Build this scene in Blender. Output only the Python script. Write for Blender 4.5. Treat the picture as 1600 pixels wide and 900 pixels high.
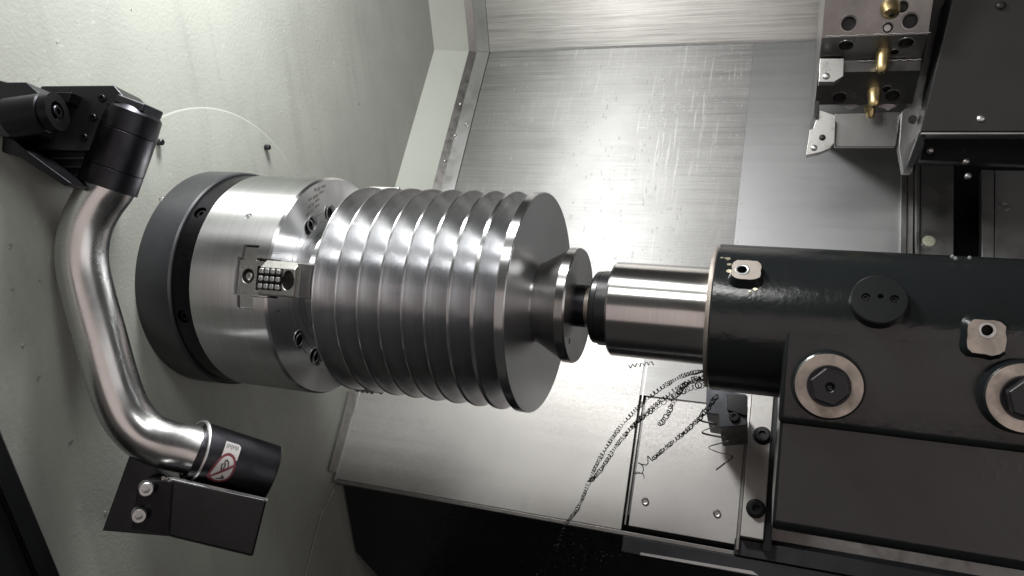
import bpy, bmesh, math, random
from mathutils import Vector, Matrix
random.seed(7)
for o in list(bpy.data.objects): bpy.data.objects.remove(o)
scene = bpy.context.scene
COL = scene.collection
rad = math.radians
# ------------------------------------------------------------------ frames
# machine frame: x along the spindle axis (chuck -> tailstock), v away from the operator, w up the view;
# the world frame is that one tipped by 25 degrees so that the slanted bed stands at about 45 degrees.
TIP = rad(25.0); CT, ST = math.cos(TIP), math.sin(TIP)
def G(x, v, w): return Vector((x, v*CT + w*ST, -v*ST + w*CT))
def GD(x, v, w): return G(x, v, w)
def B(x, t, n): return G(x, t*.359 - n*.933, t*.933 + n*.359)     # bed frame: t up the slope, n off the bed
NB = G(0, -.933, .359).normalized(); TB = G(0, .359, .933).normalized()
XA = Vector((1, 0, 0)); VA = G(0, 1, 0); WA = G(0, 0, 1)
# ------------------------------------------------------------------ camera
CAM = G(.5846, -.9109, 0)
CR = G(.93990663, .3317629, .08067782).normalized()
CD = G(.07064956, .04219938, -.99660817).normalized()
CF = G(-.33404217, .94241848, .01622457).normalized()
FPX = 1178.45
cam_d = bpy.data.cameras.new('camera'); cam_d.sensor_width = 36; cam_d.lens = 36*FPX/1600
cam_d.clip_start = .02; cam_d.clip_end = 50
cam = bpy.data.objects.new('camera', cam_d); COL.objects.link(cam)
cam.matrix_world = Matrix(((CR.x, -CD.x, -CF.x, CAM.x), (CR.y, -CD.y, -CF.y, CAM.y), (CR.z, -CD.z, -CF.z, CAM.z), (0, 0, 0, 1)))
scene.camera = cam
# ------------------------------------------------------------------ light
world = bpy.data.worlds.new('World'); scene.world = world; world.use_nodes = True
world.node_tree.nodes['Background'].inputs[0].default_value = (.80, .78, .76, 1)
world.node_tree.nodes['Background'].inputs[1].default_value = .04
def area(name, loc, target, sx, sy, power, color):
    d = bpy.data.lights.new(name, 'AREA'); d.shape = 'RECTANGLE'; d.size = sx; d.size_y = sy; d.energy = power; d.color = color
    o = bpy.data.objects.new(name, d); COL.objects.link(o); o.location = loc
    o.rotation_euler = (Vector(target)-Vector(loc)).to_track_quat('-Z', 'Y').to_euler(); return o
area('machine_lamp', (.03, .07, .80), (.16, 0, 0), .15, .20, 12.5, (1, .995, .98))
area('front_lamp', (.36, -.36, .82), (.45, .25, -.2), .34, .16, 3.0, (1, .99, .97))
area('door_opening_light', (.75, -1.9, .55), (.35, 0, 0), 1.9, 1.3, 4.5, (1, .84, .79))
area('far_end_fill', (1.75, -1.0, .55), (.0, 0, 0), 1.3, .9, 4.0, (1, .95, .93))  # added fill for the left wall and end faces, no known lamp there
scene.view_settings.view_transform = 'Standard'; scene.view_settings.look = 'None'
scene.view_settings.exposure = .22; scene.view_settings.gamma = 1
scene.render.engine = 'CYCLES'
# ------------------------------------------------------------------ pixel rays onto real planes (reference pixels, 1600 wide)
def ray(px, py): return (CF + CR*((px-800)/FPX) + CD*((py-450)/FPX))
def on_plane(px, py, p, n):
    d = ray(px, py); return CAM + d*((Vector(p)-CAM).dot(n)/d.dot(n))
def at_x(px, py, x): return on_plane(px, py, (x, 0, 0), XA)
def at_v(px, py, v): return on_plane(px, py, G(0, v, 0), VA)
def at_n(px, py, n): return on_plane(px, py, B(0, 0, n), NB)
def at_d(px, py, d): return CAM + ray(px, py)*d
def at_cyl(px, py, r):
    d = ray(px, py); a = d.y*d.y+d.z*d.z; b = CAM.y*d.y+CAM.z*d.z; c = CAM.y**2+CAM.z**2-r*r
    return CAM + d*((-b-math.sqrt(b*b-a*c))/a)
# ------------------------------------------------------------------ materials
def ramp(nt, fac, stops):
    r = nt.nodes.new('ShaderNodeValToRGB')
    while len(r.color_ramp.elements) < len(stops): r.color_ramp.elements.new(.5)
    for e, (p, c) in zip(r.color_ramp.elements, stops):
        e.position = p; e.color = c if len(c) == 4 else (*c, 1)
    nt.links.new(fac, r.inputs[0]); return r.outputs[0]
def mapping(nt, scale, rot=(0, 0, 0)):
    tc = nt.nodes.new('ShaderNodeTexCoord'); m = nt.nodes.new('ShaderNodeMapping')
    m.inputs['Scale'].default_value = scale; m.inputs['Rotation'].default_value = rot
    nt.links.new(tc.outputs['Object'], m.inputs[0]); return m.outputs[0]
def noise(nt, vec, scale, detail=4, rough=.55):
    n = nt.nodes.new('ShaderNodeTexNoise'); n.inputs['Scale'].default_value = scale
    n.inputs['Detail'].default_value = detail; n.inputs['Roughness'].default_value = rough
    nt.links.new(vec, n.inputs['Vector']); return n.outputs['Fac']
def bump(nt, h, strength, dist, prev=None):
    b = nt.nodes.new('ShaderNodeBump'); b.inputs['Strength'].default_value = strength; b.inputs['Distance'].default_value = dist
    nt.links.new(h, b.inputs['Height'])
    if prev is not None: nt.links.new(prev, b.inputs['Normal'])
    return b.outputs[0]
def mix(nt, f, a, b, mode='MIX'):
    m = nt.nodes.new('ShaderNodeMix'); m.data_type = 'RGBA'; m.blend_type = mode
    for k, v in ((0, f), (6, a), (7, b)):
        if hasattr(v, 'is_linked') or hasattr(v, 'links'): nt.links.new(v, m.inputs[k])
        else: m.inputs[k].default_value = v
    return m.outputs[2]
def base(name, color, rough=.5, metal=0., spec=.5, coat=0.):
    m = bpy.data.materials.new(name); m.use_nodes = True; nt = m.node_tree; p = nt.nodes['Principled BSDF']
    p.inputs['Base Color'].default_value = (*color, 1); p.inputs['Roughness'].default_value = rough
    p.inputs['Metallic'].default_value = metal; p.inputs['Specular IOR Level'].default_value = spec
    p.inputs['Coat Weight'].default_value = coat; p.inputs['Coat Roughness'].default_value = .12
    return m, nt, p
def L(nt, a, b): nt.links.new(a, b)
def c4(c): return (*c, 1)
def painted(name, c, rough=.42, peel=.0006, scale=230, dirt=.25, strength=.55, spec=.5, runs=0., wave=False):
    m, nt, p = base(name, c, rough, 0., spec)
    o = mapping(nt, (1, 1, 1)); n1 = noise(nt, o, scale, 3); n2 = noise(nt, o, 7, 5, .6); n3 = noise(nt, o, 900, 2)
    d = ramp(nt, n2, [(.35, (0, 0, 0)), (.75, (1, 1, 1))])
    dk = tuple(x*(1-dirt) for x in c)
    colr = mix(nt, d, c4(c), c4(dk))
    if runs:       # splash runs and rubbed patches
        rn = ramp(nt, noise(nt, mapping(nt, (1, 26, 2.2)), 1.5, 4, .65), [(.52, (0, 0, 0)), (.72, (runs,)*3)])
        colr = mix(nt, rn, colr, c4(tuple(x*.62 for x in c)))
        sp = ramp(nt, noise(nt, o, 75, 3, .6), [(.66, (0, 0, 0)), (.74, (runs,)*3)]); colr = mix(nt, sp, colr, (.60, .59, .55, 1))
    L(nt, colr, p.inputs['Base Color'])
    b0 = bump(nt, noise(nt, o, 28, 2, .5), .25, .004) if wave else None
    b1 = bump(nt, n1, strength, peel, b0); L(nt, bump(nt, n3, .12, .0002, b1), p.inputs['Normal'])
    L(nt, ramp(nt, n2, [(.3, (rough*.75,)*3), (.7, (min(1, rough*1.25),)*3)]), p.inputs['Roughness'])
    return m
def brushed(name, c, rough, axis_scale=(1.2, 150, 150), stain=.3, drips=False, grain=.25, aniso=.7):
    m, nt, p = base(name, c, rough, 1.0)
    s = mapping(nt, axis_scale); n1 = noise(nt, s, 5, 5, .7)
    n1b = noise(nt, mapping(nt, (.5, 22, 22)), 3, 4, .7)
    o = mapping(nt, (1, 1, 1)); n2 = noise(nt, o, 5, 5, .6); n3 = noise(nt, o, 1100, 2)
    streak = mix(nt, .22, n1, n1b)
    g = ramp(nt, streak, [(.32, tuple(x*(1-grain*1.5) for x in c)), (.66, tuple(min(1, x*(1+grain)) for x in c))])
    st = ramp(nt, n2, [(.35, (1, 1, 1)), (.75, (1-stain,)*3)])
    colr = mix(nt, 1.0, g, st, 'MULTIPLY')
    rr = ramp(nt, streak, [(.3, (rough*.78,)*3), (.7, (min(1, rough*1.3),)*3)])
    if drips:      # dried coolant runs, drawn down the slope, and speckle
        dn = noise(nt, mapping(nt, (95, 5, 5)), 1.6, 4, .75)
        dm = ramp(nt, dn, [(.56, (0, 0, 0)), (.66, (1, 1, 1))])
        sp = noise(nt, o, 190, 3, .6); sm = ramp(nt, sp, [(.62, (0, 0, 0)), (.70, (1, 1, 1))])
        big = ramp(nt, noise(nt, o, 3.2, 3, .5), [(.42, (0, 0, 0)), (.6, (1, 1, 1))])
        mask = mix(nt, 1.0, mix(nt, .5, dm, sm), big, 'MULTIPLY')
        colr = mix(nt, mask, colr, (.62, .62, .60, 1)); rr = mix(nt, mask, rr, (.62, .62, .62, 1))
    L(nt, colr, p.inputs['Base Color']); L(nt, rr, p.inputs['Roughness'])
    cx = nt.nodes.new('ShaderNodeCombineXYZ')
    for i in range(3): cx.inputs[i].default_value = TB[i]
    L(nt, cx.outputs[0], p.inputs['Tangent']); p.inputs['Anisotropic'].default_value = aniso
    b1 = bump(nt, n1, .18, .0002); L(nt, bump(nt, n3, .10, .0001, b1), p.inputs['Normal'])
    return m
def turned(name, c, rough, aniso=.55, lines=900, wear=.25, bstr=.12):
    m, nt, p = base(name, c, rough, 1.0)
    s = mapping(nt, (lines, 4, 4)); n1 = noise(nt, s, 1, 3, .6)
    o = mapping(nt, (1, 1, 1)); n2 = noise(nt, o, 9, 2, .5)
    L(nt, mix(nt, ramp(nt, n2, [(.4, (0, 0, 0)), (.8, (wear*1.6,)*3)]), ramp(nt, n1, [(.3, tuple(x*.93 for x in c)), (.7, tuple(min(1, x*1.05) for x in c))]), c4(tuple(x*.6 for x in c))), p.inputs['Base Color'])
    L(nt, ramp(nt, n2, [(.3, (rough*.94,)*3), (.75, (rough*1.1,)*3)]), p.inputs['Roughness'])
    t = nt.nodes.new('ShaderNodeTangent'); t.direction_type = 'RADIAL'; t.axis = 'X'; L(nt, t.outputs[0], p.inputs['Tangent'])
    p.inputs['Anisotropic'].default_value = aniso; p.inputs['Anisotropic Rotation'].default_value = .25
    L(nt, bump(nt, n1, bstr, .00015), p.inputs['Normal'])
    return m
def metal(name, c, rough, grain=60, bstr=.15, stain=.25):
    m, nt, p = base(name, c, rough, 1.0)
    o = mapping(nt, (1, 1, 1)); n1 = noise(nt, o, grain, 5, .65); n2 = noise(nt, o, 600, 2)
    L(nt, ramp(nt, n1, [(.3, c), (.75, tuple(x*(1-stain) for x in c))]), p.inputs['Base Color'])
    L(nt, ramp(nt, n1, [(.3, (rough*.8,)*3), (.7, (rough*1.3,)*3)]), p.inputs['Roughness'])
    L(nt, bump(nt, n2, bstr, .00015), p.inputs['Normal']); return m
M = {}
M['wall'] = painted('wall_paint', (.35, .365, .33), .38, .0007, 210, .16, .6, .5, .25)
M['strip'] = painted('strip_paint', (.46, .485, .435), .38, .0004, 240, .10, .35)
M['panel'] = brushed('brushed_panel', (.38, .38, .375), .52, (1.2, 150, 150), .25, True, .22, .8)
M['panel2'] = brushed('satin_panel', (.41, .415, .42), .54, (240, 240, 240), .12, False, .015, .1)
M['uppanel'] = brushed('upper_panel', (.58, .57, .545), .42, (1.2, 120, 120), .2, False, .2)
M['guard'] = brushed('guard_sheet', (.42, .41, .395), .52, (70, 70, 70), .12, False, .05, .1)
M['guard2'] = brushed('grained_sheet', (.40, .39, .38), .54, (60, 60, 60), .15, False, .10, .2)
M['edge'] = metal('edge_steel', (.33, .32, .31), .38)
M['black'] = painted('black_enamel', (.012, .013, .014), .30, .0003, 260, .3, .3, .3)
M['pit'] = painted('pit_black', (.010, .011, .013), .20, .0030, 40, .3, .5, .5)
M['tail'] = painted('tailstock_paint', (.011, .0130, .0138), .22, .0006, 170, .35, .45, .5, 0., True)
M['box'] = painted('housing_paint', (.022, .022, .022), .42, .0004, 240, .3, .3, .3)
M['plate_paint'] = painted('back_plate_paint', (.034, .036, .040), .34, .0002, 200, .45, .2)
M['chuck'] = turned('ground_steel', (.78, .785, .80), .32, 1., 300, .08, .015)
M['face'] = turned('chuck_face_steel', (.50, .49, .47), .34, .5, 500, .2, .06)
M['work'] = turned('turned_steel', (.72, .725, .74), .25, 1., 900, .0, .0)
M['endface'] = turned('end_face_steel', (.62, .625, .635), .30, .25, 500, .1, .01)
M['hub'] = turned('turned_hub', (.46, .455, .45), .25, .8, 900, .1, .02)
M['quill'] = turned('quill_steel', (.66, .65, .64), .25, .95, 400, .08, .015)
M['oxide'] = metal('black_oxide', (.035, .035, .040), .36)
M['oxide2'] = metal('plate_oxide', (.062, .064, .070), .42, 25)
M['jaw'] = metal('jaw_steel', (.46, .455, .44), .30)
M['turret'] = metal('turret_steel', (.33, .325, .32), .30, 12, .10, .45)
M['plate'] = metal('plate_steel', (.56, .56, .56), .38, 20)
M['boss'] = metal('machined_boss', (.47, .42, .375), .50, 45, .3, .5)
M['tube'] = metal('tube_aluminium', (.60, .605, .60), .25, 14, .0, .05)
M['brass'] = metal('brass', (.60, .47, .24), .38, 120, .3, .45)
M['chip'] = base('chip_steel', (.012, .011, .012), .4)[0]
M['bit'] = metal('swarf_bits', (.62, .61, .58), .4)
M['heap'] = metal('wet_chips', (.16, .16, .165), .25)
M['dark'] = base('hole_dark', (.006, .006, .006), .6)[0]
M['lum'] = base('plastic_plug', (.62, .64, .50), .35)[0]
M['white'] = painted('sticker_white', (.40, .385, .375), .5, .0001, 300, .35, .1)
M['red'] = painted('sticker_red', (.13, .018, .026), .5, .0001, 300, .3, .1)
M['ink'] = base('sticker_ink', (.05, .05, .05), .5)[0]
M['etch'] = base('engraving', (.13, .115, .10), .6, .5)[0]
m, nt, p = base('coolant_drop', (.70, .71, .70), .12); p.inputs['Alpha'].default_value = .28; M['drop'] = m
# ------------------------------------------------------------------ mesh builder
class MB:
    def __init__(s): s.v = []; s.f = []
    def add(s, vs, fs):
        o = len(s.v); s.v += [Vector(a) for a in vs]; s.f += [tuple(i+o for i in f) for f in fs]; return s
    def prism(s, pts, ext):
        n = len(pts); e = Vector(ext); pts = [Vector(a) for a in pts]
        nrm = Vector((0, 0, 0))
        for i in range(n): nrm += (pts[i]-pts[0]).cross(pts[(i+1) % n]-pts[0])
        if nrm.dot(e) > 0: pts = pts[::-1]
        vs = pts+[q+e for q in pts]
        fs = [tuple(range(n)), tuple(range(2*n-1, n-1, -1))]+[(i, i+n, (i+1) % n+n, (i+1) % n) for i in range(n)]
        return s.add(vs, fs)
    def box(s, c, ax, ay, az):
        c, ax, ay, az = map(Vector, (c, ax, ay, az))
        return s.prism([c-ax-ay-az, c+ax-ay-az, c+ax+ay-az, c-ax+ay-az], az*2)
    def lathe(s, prof, org, axis, seg=96, ref=None, closed=False):
        org, axis = Vector(org), Vector(axis).normalized()
        a = Vector(ref) if ref is not None else (Vector((0, 0, 1)) if abs(axis.z) < .9 else Vector((1, 0, 0)))
        e1 = (a-axis*a.dot(axis)).normalized(); e2 = axis.cross(e1); vs = []; fs = []; ring = []
        for (x, r) in prof:
            if r < 1e-6: vs.append(org+axis*x); ring.append([len(vs)-1])
            else:
                st = len(vs)
                for k in range(seg):
                    t = 2*math.pi*k/seg; vs.append(org+axis*x+e1*(r*math.cos(t))+e2*(r*math.sin(t)))
                ring.append(list(range(st, st+seg)))
        pairs = list(zip(ring, ring[1:]))+([(ring[-1], ring[0])] if closed else [])
        for A, C in pairs:
            for k in range(seg):
                k2 = (k+1) % seg
                if len(A) == 1 and len(C) == 1: continue
                if len(A) == 1: fs.append((A[0], C[k2], C[k]))
                elif len(C) == 1: fs.append((A[k], A[k2], C[0]))
                else: fs.append((A[k], A[k2], C[k2], C[k]))
        return s.add(vs, fs)
    def cyl(s, p0, p1, r, seg=32, ch=0., ref=None):
        p0, p1 = Vector(p0), Vector(p1); h = (p1-p0).length
        pr = [(0, 0), (0, r)]+([(h-ch, r), (h, r-ch)] if ch else [(h, r)])+[(h, 0)]
        return s.lathe(pr, p0, p1-p0, seg, ref)
    def tube(s, path, r, seg=16, cap=True, flat=1.0):
        path = [Vector(a) for a in path]; n = len(path); vs = []; fs = []
        t0 = (path[1]-path[0]).normalized(); u = t0.orthogonal().normalized()
        for i, P in enumerate(path):
            t = (path[min(i+1, n-1)]-path[max(i-1, 0)]).normalized()
            u = (u-t*u.dot(t)); u = u.normalized() if u.length > 1e-6 else t.orthogonal().normalized(); w = t.cross(u)
            rr = r[i] if isinstance(r, (list, tuple)) else r
            for k in range(seg):
                a = 2*math.pi*k/seg; vs.append(P+u*(rr*math.cos(a))+w*(rr*flat*math.sin(a)))
        for i in range(n-1):
            for k in range(seg):
                k2 = (k+1) % seg; fs.append((i*seg+k, i*seg+k2, (i+1)*seg+k2, (i+1)*seg+k))
        if cap: fs += [tuple(range(seg-1, -1, -1)), tuple(range((n-1)*seg, n*seg))]
        return s.add(vs, fs)
    def build(s, name, mat, parent=None, ang=35, bev=0., bseg=2, cut=None):
        me = bpy.data.meshes.new(name); me.from_pydata([tuple(a) for a in s.v], [], s.f); me.validate()
        bm = bmesh.new(); bm.from_mesh(me); bmesh.ops.recalc_face_normals(bm, faces=bm.faces); bm.to_mesh(me); bm.free()
        me.materials.append(M[mat]); o = bpy.data.objects.new(name, me); COL.objects.link(o)
        if cut is not None: boolean(o, cut)
        smooth(o.data, ang)
        if bev:
            b = o.modifiers.new('bevel', 'BEVEL'); b.width = bev; b.segments = bseg; b.limit_method = 'ANGLE'; b.angle_limit = rad(40); b.harden_normals = True
        if parent is not None: attach(o, parent)
        return o
def smooth(me, ang):
    me.shade_smooth(); me.set_sharp_from_angle(angle=rad(ang))
def boolean(o, cut):
    me = bpy.data.meshes.new('cut'); me.from_pydata([tuple(a) for a in cut.v], [], cut.f)
    bm = bmesh.new(); bm.from_mesh(me); bmesh.ops.recalc_face_normals(bm, faces=bm.faces); bm.to_mesh(me); bm.free()
    c = bpy.data.objects.new('cut', me); COL.objects.link(c)
    md = o.modifiers.new('cut', 'BOOLEAN'); md.operation = 'DIFFERENCE'; md.object = c; md.solver = 'EXACT'; md.use_self = True
    dg = bpy.context.evaluated_depsgraph_get(); new = bpy.data.meshes.new_from_object(o.evaluated_get(dg))
    o.modifiers.clear(); old = o.data; o.data = new; new.name = o.name
    bpy.data.objects.remove(c)
def attach(o, parent):
    o.parent = parent
    if parent.type == 'EMPTY': o.matrix_parent_inverse = Matrix.Translation(-parent.location)
def thing(name, label, cat, loc, group=None):
    e = bpy.data.objects.new(name, None); COL.objects.link(e); e.location = loc; e.empty_display_size = .02
    return tag(e, label, cat, group)
def tag(o, label=None, cat=None, group=None, kind=None):
    for k, v in (('label', label), ('category', cat), ('group', group), ('kind', kind)):
        if v: o[k] = v
    return o
def text(name, body, size, mat, parent, org, ux, uy, depth=.0002, align='CENTER'):
    cu = bpy.data.curves.new(name, 'FONT'); cu.body = body; cu.size = size; cu.extrude = depth; cu.align_x = align; cu.align_y = 'CENTER'; cu.resolution_u = 2
    t = bpy.data.objects.new(name, cu); COL.objects.link(t); dg = bpy.context.evaluated_depsgraph_get()
    me = bpy.data.meshes.new_from_object(t.evaluated_get(dg)); bpy.data.objects.remove(t)
    ux, uy = Vector(ux).normalized(), Vector(uy).normalized(); uz = ux.cross(uy)
    me.transform(Matrix(((ux.x, uy.x, uz.x, org[0]), (ux.y, uy.y, uz.y, org[1]), (ux.z, uy.z, uz.z, org[2]), (0, 0, 0, 1))))
    me.materials.clear(); me.materials.append(M[mat]); o = bpy.data.objects.new(name, me); COL.objects.link(o); attach(o, parent); return o
def hexprof(c, axis, r, ref, rot=0.):
    axis = Vector(axis).normalized(); ref = Vector(ref); e1 = (ref-axis*ref.dot(axis)).normalized(); e2 = axis.cross(e1)
    return [Vector(c)+e1*(r*math.cos(rot+math.pi/3*k))+e2*(r*math.sin(rot+math.pi/3*k)) for k in range(6)]
def cap_screw(name, c, axis, r, h, mat, parent, kids=True):
    """socket head screw: c is where its head meets the surface"""
    axis = Vector(axis).normalized(); ref = axis.orthogonal()
    cut = MB().prism(hexprof(Vector(c)+axis*(h*.35), axis, r*.56, ref), axis*h)
    o = MB().lathe([(-.002, 0), (-.002, r), (h-r*.12, r), (h, r*.88), (h, 0)], c, axis, 28).build(name, mat, parent, cut=cut)
    return o
def dome(name, c, axis, r, mat, parent, h=.5):
    return MB().lathe([(-.001, 0), (-.001, r), (0, r), (r*h*.6, r*.8), (r*h*.93, r*.4), (r*h, 0)], c, axis, 16).build(name, mat, parent, 60)

# ================================================================== SETTING
XW = -.2016
w = tag(MB().prism([(XW, -.62, -1.0), (XW, 1.1, -1.0), (XW, 1.1, 1.4), (XW, -.62, 1.4)], (-.03, 0, 0)).build('headstock_wall', 'wall'), 'grey green painted headstock wall with an orange peel finish', 'wall', kind='structure')
# raised disc round the spindle
MB().lathe([(-.004, .2448), (.0002, .2448), (.0008, .2438), (.0010, .2420), (.0010, .02), (-.004, .02)], (XW, 0, 0), XA, 160, closed=True).build('cover_disc', 'wall', w, 50)
for px, py in ((415, 230), (247, 222)):
    q = at_x(px, py, XW+.0016); MB().cyl(q, q+XA*.008, .0042, 20, .001).build('pin', 'oxide2', w)
for px, py in ((505, 800), (523, 707)):
    q = at_x(px, py, XW); dome('screw', q, XA, .006, 'edge', w)
# fold line on the wall: corner strip painted, then steel strip, then the covers
TF = .752; TF2 = .8005          # where the covers fold, up the slope: on the wall / on the cover plane
UPG = G(0, -.049, .0965).normalized()   # direction of the upper, almost upright cover
def strip(name, x0, n0, t0, x1, n1, t1, mat, parent, tlow, up, th=.003, **k):
    a0, a1 = B(x0, t0, n0), B(x1, t1, n1)
    for nm, q in ((name, [a0, a1, B(x1, tlow, n1), B(x0, tlow, n0)]), (name, [a0+UPG*up, a1+UPG*up, a1, a0])):
        nr = (q[1]-q[0]).cross(q[3]-q[0]).normalized()
        if nr.dot(CAM-q[0]) > 0: nr = -nr
        MB().prism(q, nr*th).build(nm, mat, parent, **k)
strip('corner_strip', XW+.001, -.397, TF, -.150, -.466, .8035, 'strip', w, .02, .35)
rear = MB().prism([B(-.20, .02, -.52), B(1.3, .02, -.52), B(1.3, 1.2, -.52), B(-.20, 1.2, -.52)], -NB*.01).build('rear_cover', 'black')
tag(rear, 'brushed stainless rear way cover of the lathe', 'cover', kind='structure')
strip('edge_rail', -.150, -.463, .8035, -.132, -.474, .806, 'edge', rear, .02, .35)
strip('edge_strip', -.132, -.468, .806, -.099, -.468, .8005, 'plate', rear, .02, .35, bev=.0006)
for px, py, nn in ((737, 8, -.47), (719, 163, -.47), (695, 252, -.47), (729, 194, -.468), (711, 212, -.468), (762, 74, -.466)):
    q = at_n(px, py, nn); dome('screw', q, NB, .0045, 'plate', rear, .9)
XS = .497
MB().prism([B(-.098, .02, -.470), B(XS, .02, -.470), B(XS, TF2, -.470), B(-.098, TF2, -.470)], -NB*.002).build('slope_panel', 'panel', rear)
MB().prism([B(XS+.0002, .02, -.4704), B(.781, .02, -.4704), B(.781, TF2, -.4704), B(XS+.0002, TF2, -.4704)], -NB*.002).build('slope_panel', 'panel2', rear)
a, b2 = B(-.098, TF2+.001, -.4685), B(.781, TF2+.001, -.4685)
MB().prism([a, b2, b2+UPG*.5, a+UPG*.5], VA*.003).build('upper_panel', 'uppanel', rear)
MB().box((a+b2)/2+UPG*.001, XA*.4385, NB*.0009, UPG*.0022).build('fold_bead', 'plate', rear)
# bed guard: two stainless sheets below the work
bed = MB().prism([B(-.2, -.21, -.49), B(1.3, -.21, -.49), B(1.3, .1, -.49), B(-.2, .1, -.49)], -NB*.008).build('bed_guard', 'edge')
tag(bed, 'stainless sheet guard over the slanted bed', 'guard', kind='structure')
XD = .3625
MB().prism([B(-.199, -.2155, -.4695), B(XD, -.2155, -.4695), B(XD, .125, -.4695), B(-.199, .125, -.4695)], -NB*.003).build('guard_sheet', 'guard', bed, bev=.001)
MB().prism([B(XD+.010, -.206, -.474), B(.547, -.206, -.474), B(.547, .072, -.474), B(XD+.010, .072, -.474)], -NB*.003).build('guard_sheet', 'guard2', bed, bev=.001)
MB().box(B(XD+.005, -.065, -.4735), XA*.0016, TB*.141, NB*.0035).build('divider', 'edge', bed, bev=.0006)
MB().prism([at_x(545, 612, XW+.002), at_x(560, 612, XW+.002), at_x(533, 742, XW+.002), at_x(512, 735, XW+.002)], XA*.003).build('side_flange', 'edge', bed, bev=.0006)
MB().box(B(-.195, -.07, -.471), XA*.0025, TB*.148, NB*.002).build('edge_bead', 'plate', bed, bev=.0008)
for px, py in ((756, 780), (916, 810), (1008, 783), (1120, 802)):
    q = at_n(px, py, -.4718)
    s = MB().lathe([(-.001, 0), (-.001, .0062), (.0006, .0062), (.0012, .0052), (.0006, .0034), (-.0002, .0034), (-.0002, 0)], q, NB, 24).build('screw', 'edge', bed)
# lip under the sheets, and the black chip pit
MB().box(B(.3, -.2195, -.480), XA*.5, TB*.0035, NB*.010).build('lip', 'edge', bed, bev=.001)
MB().prism([B(XD+.005, -.2235, -.464), B(1.3, -.2235, -.464), B(1.3, -.25, -.464), B(XD+.005, -.25, -.464)], -NB*.04).build('gutter', 'oxide2', bed, bev=.0015)
MB().prism([B(.40, -.2455, -.4625), B(.575, -.242, -.4625), B(.585, -.247, -.4625), B(.40, -.2495, -.4625)], -NB*.003).build('gutter_edge', 'plate', bed)
yp = .187
def at_y(px, py, y): return on_plane(px, py, (0, y, 0), Vector((0, 1, 0)))
pit = [at_y(537, 757, yp), at_y(556, 862, yp), at_y(592, 902, yp), at_y(640, 990, yp)]
z0 = pit[0].z; pts = [Vector((XW+.002, yp, z0+.03))]+pit+[Vector((1.4, yp, pit[-1].z)), Vector((1.4, yp, z0+.03))]
pts[0].x = pit[0].x
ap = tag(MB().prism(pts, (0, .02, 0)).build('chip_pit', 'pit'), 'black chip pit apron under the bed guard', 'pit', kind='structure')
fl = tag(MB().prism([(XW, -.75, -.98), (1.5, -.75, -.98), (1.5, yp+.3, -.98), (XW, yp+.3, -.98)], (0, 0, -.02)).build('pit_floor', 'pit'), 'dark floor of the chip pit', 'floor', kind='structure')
# wall foot plates at lower left of the pit
MB().prism([at_x(500, 806, XW+.002), at_x(524, 758, XW+.002), at_x(537, 757, XW+.002), at_x(556, 862, XW+.002), at_x(545, 905, XW+.002), at_x(474, 905, XW+.002)], XA*.002).build('foot_plate', 'wall', w, bev=.0008)

# ================================================================== CHUCK
ch = thing('lathe_chuck', 'ground steel three jaw chuck on a dark back plate against the headstock wall', 'chuck', (XW, 0, 0))
MB().lathe([(0, .02), (0, .1543), (.040, .1543), (.0535, .1535), (.0555, .1515), (.0555, .02)], (XW, 0, 0), XA, 160, closed=True).build('back_plate', 'plate_paint', ch, 30)
REFV = -VA
def radial(ang):   # unit vector at a machine angle (0 = towards the operator, 90 = up the view)
    return (-VA*math.cos(rad(ang))+WA*math.sin(rad(ang)))
cut = MB()
for a in (33, -21.6, 88, 142, 197, 251): cut.cyl(XA*-.1315+radial(a)*.1405, XA*-.1315+radial(a)*.17, .0088, 28)
MB().lathe([(0, .02), (0, .1492), (.0285, .1492), (.0305, .02)], (-.147, 0, 0), XA, 160, closed=True).build('adapter_ring', 'oxide', ch, 30, cut=cut)
for a in (33, -21.6, 88, 142, 197, 251): cap_screw('socket_screw', XA*-.1315+radial(a)*.1400, radial(a), .0066, .0065, 'oxide', ch)
cut = MB(); JA = (1.0, 121.0, 241.0)
for a in JA:
    R = radial(a); T = XA.cross(R)
    cut.box(R*.15+XA*-.0195, XA*.0285, T*.0240, R*.0125); cut.box(R*.15+XA*-.0312, XA*.0118, T*.0400, R*.0125)
    cut.box(R*.12+XA*.012, XA*.022, T*.0145, R*.06)
    for da in (45, -44, 72.5, -69.5):
        q = radial(a-1+da)*.103; cut.cyl(q-XA*.016, q+XA*.02, .0098, 28)
    cut.cyl(radial(a+30.7)*.140+XA*-.053, radial(a+30.7)*.16+XA*-.053, .0048, 20)
for r in (.1065, .0955, .0835, .0715):
    cut.lathe([(-.0012, r-.0005), (.002, r-.0005), (.002, r+.0005), (-.0012, r+.0005)], (0, 0, 0), XA, 128, closed=True)
MB().lathe([(0, .02), (0, .1495), (.0010, .1500), (.1140, .1500), (.1168, .1472), (.1168, .02)], (-.1168, 0, 0), XA, 192, closed=True).build('chuck_body', 'chuck', ch, 30, cut=cut)
for a in JA:
    for da in (45, -44, 72.5, -69.5):
        cap_screw('face_screw', radial(a-1+da)*.103-XA*.0155, XA, .0080, .0130, 'oxide', ch)
        MB().lathe([(-.001, .0098), (.0003, .0098), (.0004, .0110), (-.001, .0112)], radial(a-1+da)*.103, XA, 28, closed=True).build('counterbore_rim', 'plate', ch, 50)
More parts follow.
